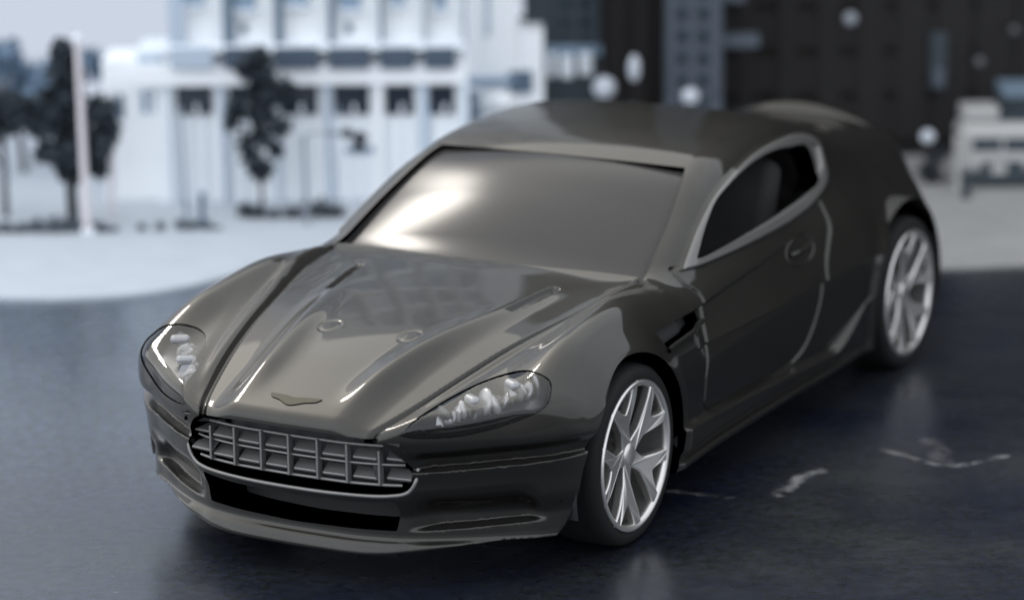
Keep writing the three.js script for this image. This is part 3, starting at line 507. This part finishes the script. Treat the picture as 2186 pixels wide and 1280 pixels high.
{
  const both = (m) => geom(join(m, mirror(m))), part = (n, m, mat, p = car) => mesh(n, geom(m), mat, p), pair = (n, m, mat, p = car) => [part(n, m, mat, p), part(n, mirror(m), mat, p)];
  let H = clip(meshF(carF, [-2.42, .08, -.03], [2.46, 1.32, 1.03], CELL), (x, y, z) => z).outside, c;
  let body = { p: [], n: [], idx: [] };
  const walls = (rim, d, f) => { body = join(body, wall(rim, d, f)); };
  // wheel arches
  for (const A of [FA, RA]) { c = clip(H, (x, y, z) => Math.max(Math.hypot(x - A[0], y - A[1]) - A[2], .5 - z)); H = c.outside; const liner = wall(c.rim, .07); pair('arch_liner', liner, M.black); }
  // windscreen, set in below the roof edge
  c = clip(H, (x, y, z) => y < .8 ? .1 : screenD(x, z)); H = c.outside; walls(c.rim, .034);
  { // the pane bulges towards its middle
    const g = offset(c.inside, 0); g.n = g.n.slice();
    for (let i = 0; i < g.p.length; i += 3) { const z = g.p[i + 2], x = g.p[i] + .55, q = 1 - (z / .66) ** 2, w = 1 - (x / .46) ** 2, d = .030 - .056 * q * w; for (let k = 0; k < 3; k++) g.p[i + k] -= g.n[i + k] * d; g.n[i + 2] += .056 * 2 * z / .4356 * w; const hx = .056 * q * 2 * x / .2116; g.n[i] += hx * .83; g.n[i + 1] += hx * .37; }
    mesh('windshield', both(g), M.screen, car);
  }
  { const g = clip(c.inside, (x, y, z) => -(screenD(x, z) + .014)).inside; mesh('windshield_seal', both(offset(g, .021)), M.black, car); }
  // backlight
  c = clip(H, (x, y, z) => y < .8 ? .1 : rearGlassD(x, z)); H = c.outside; walls(c.rim, .02);
  mesh('rear_window', both(offset(c.inside, .008)), M.rearGlass, car);
  // door windows
  c = clip(H, (x, y, z) => z < .5 || y < .84 ? .1 : sideGlassD(x, y)); H = c.outside; walls(c.rim, .05);
  pair('side_window', offset(c.inside, .045), M.glass);
  c = clip(H, (x, y, z) => z < .5 || y < .8 ? .1 : frameD(x, y) + .004); H = c.outside; pair('window_trim', c.inside, M.litFrame);  // raised frame ring, coloured paler as if catching the light
  // lamps: clear cover, bucket and reflectors
  c = clip(H, (x, y, z) => x > -1.5 ? .1 : hlD(z, y)); H = c.outside; walls(c.rim, .014);
  for (const s of [1, -1]) {
    const f = (m) => s > 0 ? m : mirror(m), hl = part('headlight', f(offset(c.inside, .004)), M.lens);
    part('lamp_bucket', f(join(offset(c.inside, .075), wall(c.rim, .075, .014))), M.bucket, hl);
    // mottled silver facets behind the cover
    for (let i = 0; i < 22; i++) {
      const t = (i + .5) / 22, z = mix(.495, .785, t) , y = mix(.602, .69, t) + (rnd() - .5) * .045, x = mix(-2.165, -1.83, t) + .046 + rnd() * .02, r = .026 + .014 * rnd();
      const g = new THREE.IcosahedronGeometry(r, i % 2); g.scale(.5, .8 + rnd() * .5, 1 + rnd() * .4); g.rotateX(rnd() * 6); g.rotateZ((rnd() - .5) * .9); g.rotateY((-.6 + (rnd() - .5) * .8) * s); g.translate(x, y, s * z);
      mesh('reflector', g, [M.reflector, M.bucket, M.facet][Math.floor(rnd() * 3)], hl);
    }
    for (const [z, y, x] of [[.60, .672, -2.01], [.70, .712, -1.90]]) { const g = new RoundedBoxGeometry(.04, .035, .075, 3, .016); g.rotateY(-.6 * s); g.translate(x, y, s * z); mesh('lamp_projector', g, M.facet, hl); }
  }
  // grille and lower intake
  c = clip(H, (x, y, z) => x > -2 || y > .59 ? .1 : grilleD(z, y)); H = c.outside; walls(c.rim, .03); const grilleSkin = c.inside, grilleRim = c.rim;
  c = clip(H, (x, y, z) => x > -2 || y > .4 ? .1 : mouthD(z, y)); H = c.outside; walls(c.rim, .02); const mouthSkin = c.inside, mouthRim = c.rim;
  const gHalf = join(offset(grilleSkin, .085), wall(grilleRim, .085, .03));
  const grille = mesh('grille', both(gHalf), M.trim, car);
  const mHalf = join(offset(mouthSkin, .16), wall(mouthRim, .16, .02)); mesh('air_intake', both(mHalf), M.black, car);
  const faceX = (z, y) => { let lo = -2.5, hi = -1.9; for (let i = 0; i < 22; i++) { const m = (lo + hi) / 2; carF(m, y, z) > 0 ? lo = m : hi = m; } return hi; };
  const bar = (pts, r, seg = 24) => new THREE.TubeGeometry(new THREE.CatmullRomCurve3(pts.map((q) => new THREE.Vector3(...q))), seg, r, 6);
  for (let i = -4; i <= 4; i++) {
    const z = i * .117, yT = .533 - .030 * (z / .4) ** 4, yB = .388; if (Math.abs(i) === 4) continue;
    const g = new RoundedBoxGeometry(.03, yT - yB, .009, 2, .003); g.translate(faceX(z, .45) + .032, (yT + yB) / 2, z); mesh('grille_bar', g, M.grilleMetal, grille);
  }
  for (const [y, r, zz] of [[.530, .006, .36], [.462, .005, .43], [.388, .006, .42]]) {
    const pts = []; for (let i = -8; i <= 8; i++) { const z = zz * i / 8; pts.push([faceX(z, .45) + .036, y, z]); }
    mesh('grille_bar', bar(pts, r), M.grilleMetal, grille);
  }
  for (const y of [.488, .418]) for (let i = -4; i <= 3; i++) { // short louvres between the uprights
    const z = (i + .5) * .117; if (Math.abs(z) > .42) continue;
    const g = new RoundedBoxGeometry(.055, .013, .094, 2, .005); g.rotateZ(.5); g.rotateY(z * .35); g.translate(faceX(z, .45) + .055, y + .004, z); mesh('louvre', g, M.grilleMetal, grille);
  }
  { // bright moulding along the lower edge of the grille
    const pts = []; for (const [z, y] of [[-.474, .452], [-.474, .408], [-.446, .368], [-.38, .353], [-.2, .347], [0, .345], [.2, .347], [.38, .353], [.446, .368], [.474, .408], [.474, .452]]) pts.push([faceX(z, y) - .001, y, z]);
    mesh('grille_surround', bar(pts, .0075, 80), M.grilleMetal, car);
  }
  // side vent with its strake
  c = clip(H, (x, y, z) => z < .7 || x > -.6 || x < -1.25 ? .1 : ventD(x, y)); H = c.outside; walls(c.rim, .012);
  pair('side_vent', join(offset(c.inside, .055), wall(c.rim, .055, .012)), M.black);
  const sideZ = (x, y) => { let lo = .6, hi = 1.1; for (let i = 0; i < 22; i++) { const m = (lo + hi) / 2; carF(x, y, m) > 0 ? hi = m : lo = m; } return lo; };
  for (const s of [1, -1]) { const pts = []; for (let i = 0; i <= 8; i++) { const x = mix(-1.10, -.68, i / 8), y = mix(.668, .680, i / 8); pts.push([x, y, s * (sideZ(x, y) + .001)]); } mesh('side_strake', bar(pts, .011), M.paint, car); }
  // emblem on the nose
  c = clip(H, (x, y, z) => x > -2.1 || y < .58 ? .1 : emblemD(z, x)); H = c.outside; const em = offset(c.inside, -.003); mesh('emblem', both(join(em, wall(c.rim, .001, -.003))), M.emblem, car);
  // panels
  c = clip(H, (x, y, z) => Math.max(z - hoodZ(x), x + .80, .575 - y)); H = c.outside; mesh('hood', both(c.inside), M.paint, car);
  c = clip(H, (x, y, z) => z < .5 || y < .3 ? .1 : doorD(x, y)); H = c.outside;
  for (const s of [1, -1]) {
    const d = part('door', s > 0 ? c.inside : mirror(c.inside), M.paint);
    const pts = []; for (let i = 0; i <= 8; i++) { const x = mix(.17, .36, i / 8), y = mix(.752, .762, i / 8); pts.push([x, y, s * (sideZ(x, y) + .012 * Math.sin(i / 8 * Math.PI) + .002)]); }
    mesh('handle', bar(pts, .010), M.paint, d);
    const ring = []; for (let i = 0; i <= 20; i++) { const a = i / 20 * Math.PI * 2, x = .265 + .13 * Math.cos(a), y = .752 + .048 * Math.sin(a) + .05 * Math.cos(a) * .13; ring.push([x, y, s * sideZ(x, y)]); }
    mesh('handle_recess', bar(ring, .005, 60), M.paint, d);
  }
  c = clip(H, (x, y, z) => Math.max(x + 1.75, y - .475 - .06 * Math.max(0, z - .45))); H = c.outside; mesh('front_bumper', both(c.inside), M.paint, car);
  c = clip(H, (x, y, z) => Math.max(y - (.352 - .045 * (x + 1)), Math.abs(x) - .99, .55 - z)); H = c.outside; pair('side_skirt', c.inside, M.paint);
  c = clip(H, (x, y) => Math.max(2.08 - x, .925 - y)); H = c.outside; mesh('rear_spoiler', both(c.inside), M.paint, car);
  body = join(H, body);
  mesh('body', both(body), M.paint, car);
  // wheel wells
  for (const A of [FA, RA]) for (const s of [1, -1]) {
    const g = new THREE.CylinderGeometry(A[2] + .012, A[2] + .012, .42, 48, 1, true); g.rotateX(Math.PI / 2); g.translate(A[0], A[1], s * .70);
    const d = new THREE.CircleGeometry(A[2] + .012, 48); d.translate(A[0], A[1], s * .495);
    const g2 = clipY(g), d2 = clipY(d); mesh('wheel_well', [g2, d2], M.black, car);
  }
  // wheels
  for (const [wx, wy] of [FW, RW]) for (const s of [1, -1]) {
    const w = new THREE.Group(); w.name = 'wheel'; w.position.set(wx, wy, s * .922); if (s < 0) w.rotation.y = Math.PI; car.add(w);
    const lathe = (pts, seg = 72) => { const g = new THREE.LatheGeometry(pts.map((p) => new THREE.Vector2(...p)), seg); g.rotateX(Math.PI / 2); return g; };
    mesh('tyre', lathe([[.272, -.24], [.31, -.245], [.330, -.225], [.337, -.19], [.337, -.05], [.332, -.022], [.318, -.006], [.296, -.002], [.284, -.006], [.272, -.012]]), M.rubber, w);
    mesh('rim', lathe([[.262, -.20], [.262, -.05], [.256, -.03], [.256, -.012], [.262, -.002], [.272, .003], [.280, 0], [.280, -.012]]), M.wheel, w);
    const disc = new THREE.CircleGeometry(.262, 48); disc.translate(0, 0, -.14); mesh('brake_disc', disc, M.black, w);
    const hub = lathe([[0, -.022], [.03, -.022], [.042, -.028], [.05, -.04], [.05, -.12]], 32); mesh('hub', hub, M.wheel, w);
    const rot = wx < 0 ? Math.PI + .05 : Math.PI - .25;
    for (let i = 0; i < 5; i++) {
      const a = rot + i * Math.PI * 2 / 5, sh = new THREE.Shape();
      // a spoke that leaves the hub as one arm and splits into two towards the rim
      sh.moveTo(.03, -.030); sh.quadraticCurveTo(.08, -.020, .115, -.026); sh.quadraticCurveTo(.175, -.060, .255, -.108); sh.lineTo(.264, -.070); sh.quadraticCurveTo(.235, -.062, .200, -.030); sh.quadraticCurveTo(.178, -.008, .178, 0);
      sh.quadraticCurveTo(.178, .008, .200, .030); sh.quadraticCurveTo(.235, .062, .264, .070); sh.lineTo(.255, .108); sh.quadraticCurveTo(.175, .060, .115, .026); sh.quadraticCurveTo(.08, .020, .03, .030); sh.closePath();
      const g = new THREE.ExtrudeGeometry(sh, { depth: .022, bevelEnabled: true, bevelThickness: .008, bevelSize: .006, bevelSegments: 3, curveSegments: 10 });
      const p = g.attributes.position; for (let k = 0; k < p.count; k++) { const r = Math.hypot(p.getX(k), p.getY(k)); p.setZ(k, p.getZ(k) - .062 + .030 * sst(.04, .26, r)); }
      g.computeVertexNormals(); g.rotateZ(a); mesh('spoke', g, M.wheel, w);
    }
  }
  // cabin
  const cab = (n, geo, mat) => mesh(n, geo, mat, car);
  for (const s of [1, -1]) {
    const seat = new RoundedBoxGeometry(.5, .14, .46, 3, .05); seat.translate(.28, .50, s * .36);
    const back = new RoundedBoxGeometry(.14, .56, .46, 3, .06); back.rotateZ(-.3); back.translate(.60, .76, s * .36);
    const head = new RoundedBoxGeometry(.09, .17, .24, 3, .04); head.rotateZ(-.25); head.translate(.70, 1.06, s * .36);
    cab('seat', [seat, back, head], M.seat);
  }
  const dash = new RoundedBoxGeometry(.42, .22, 1.34, 3, .07); dash.translate(-.52, .74, 0); cab('dashboard', dash, M.trim);
  const sw = new THREE.TorusGeometry(.17, .016, 10, 36); sw.rotateY(Math.PI / 2); sw.rotateZ(-.4); sw.translate(-.22, .80, .36); cab('steering_wheel', sw, M.trim);
  const tub = new THREE.BoxGeometry(2.6, .06, 1.3); tub.translate(.3, .36, 0); cab('cabin_floor', tub, M.black);
  const parcel = new THREE.BoxGeometry(.7, .05, 1.1); parcel.translate(1.25, .84, 0); cab('parcel_shelf', parcel, M.black);
}
function clipY(g) { // keeps a well above the sill line
  const q = g.toNonIndexed(), p = q.attributes.position, P = [];
  for (let i = 0; i < p.count; i += 3) if (Math.min(p.getY(i), p.getY(i + 1), p.getY(i + 2)) > .2) for (let k = 0; k < 3; k++) P.push(p.getX(i + k), p.getY(i + k), p.getZ(i + k));
  const o = new THREE.BufferGeometry(); o.setAttribute('position', new THREE.Float32BufferAttribute(P, 3)); o.setAttribute('uv', new THREE.Float32BufferAttribute(new Array(P.length / 3 * 2).fill(0), 2)); o.computeVertexNormals(); return o;
}
renderer.render(scene, camera);
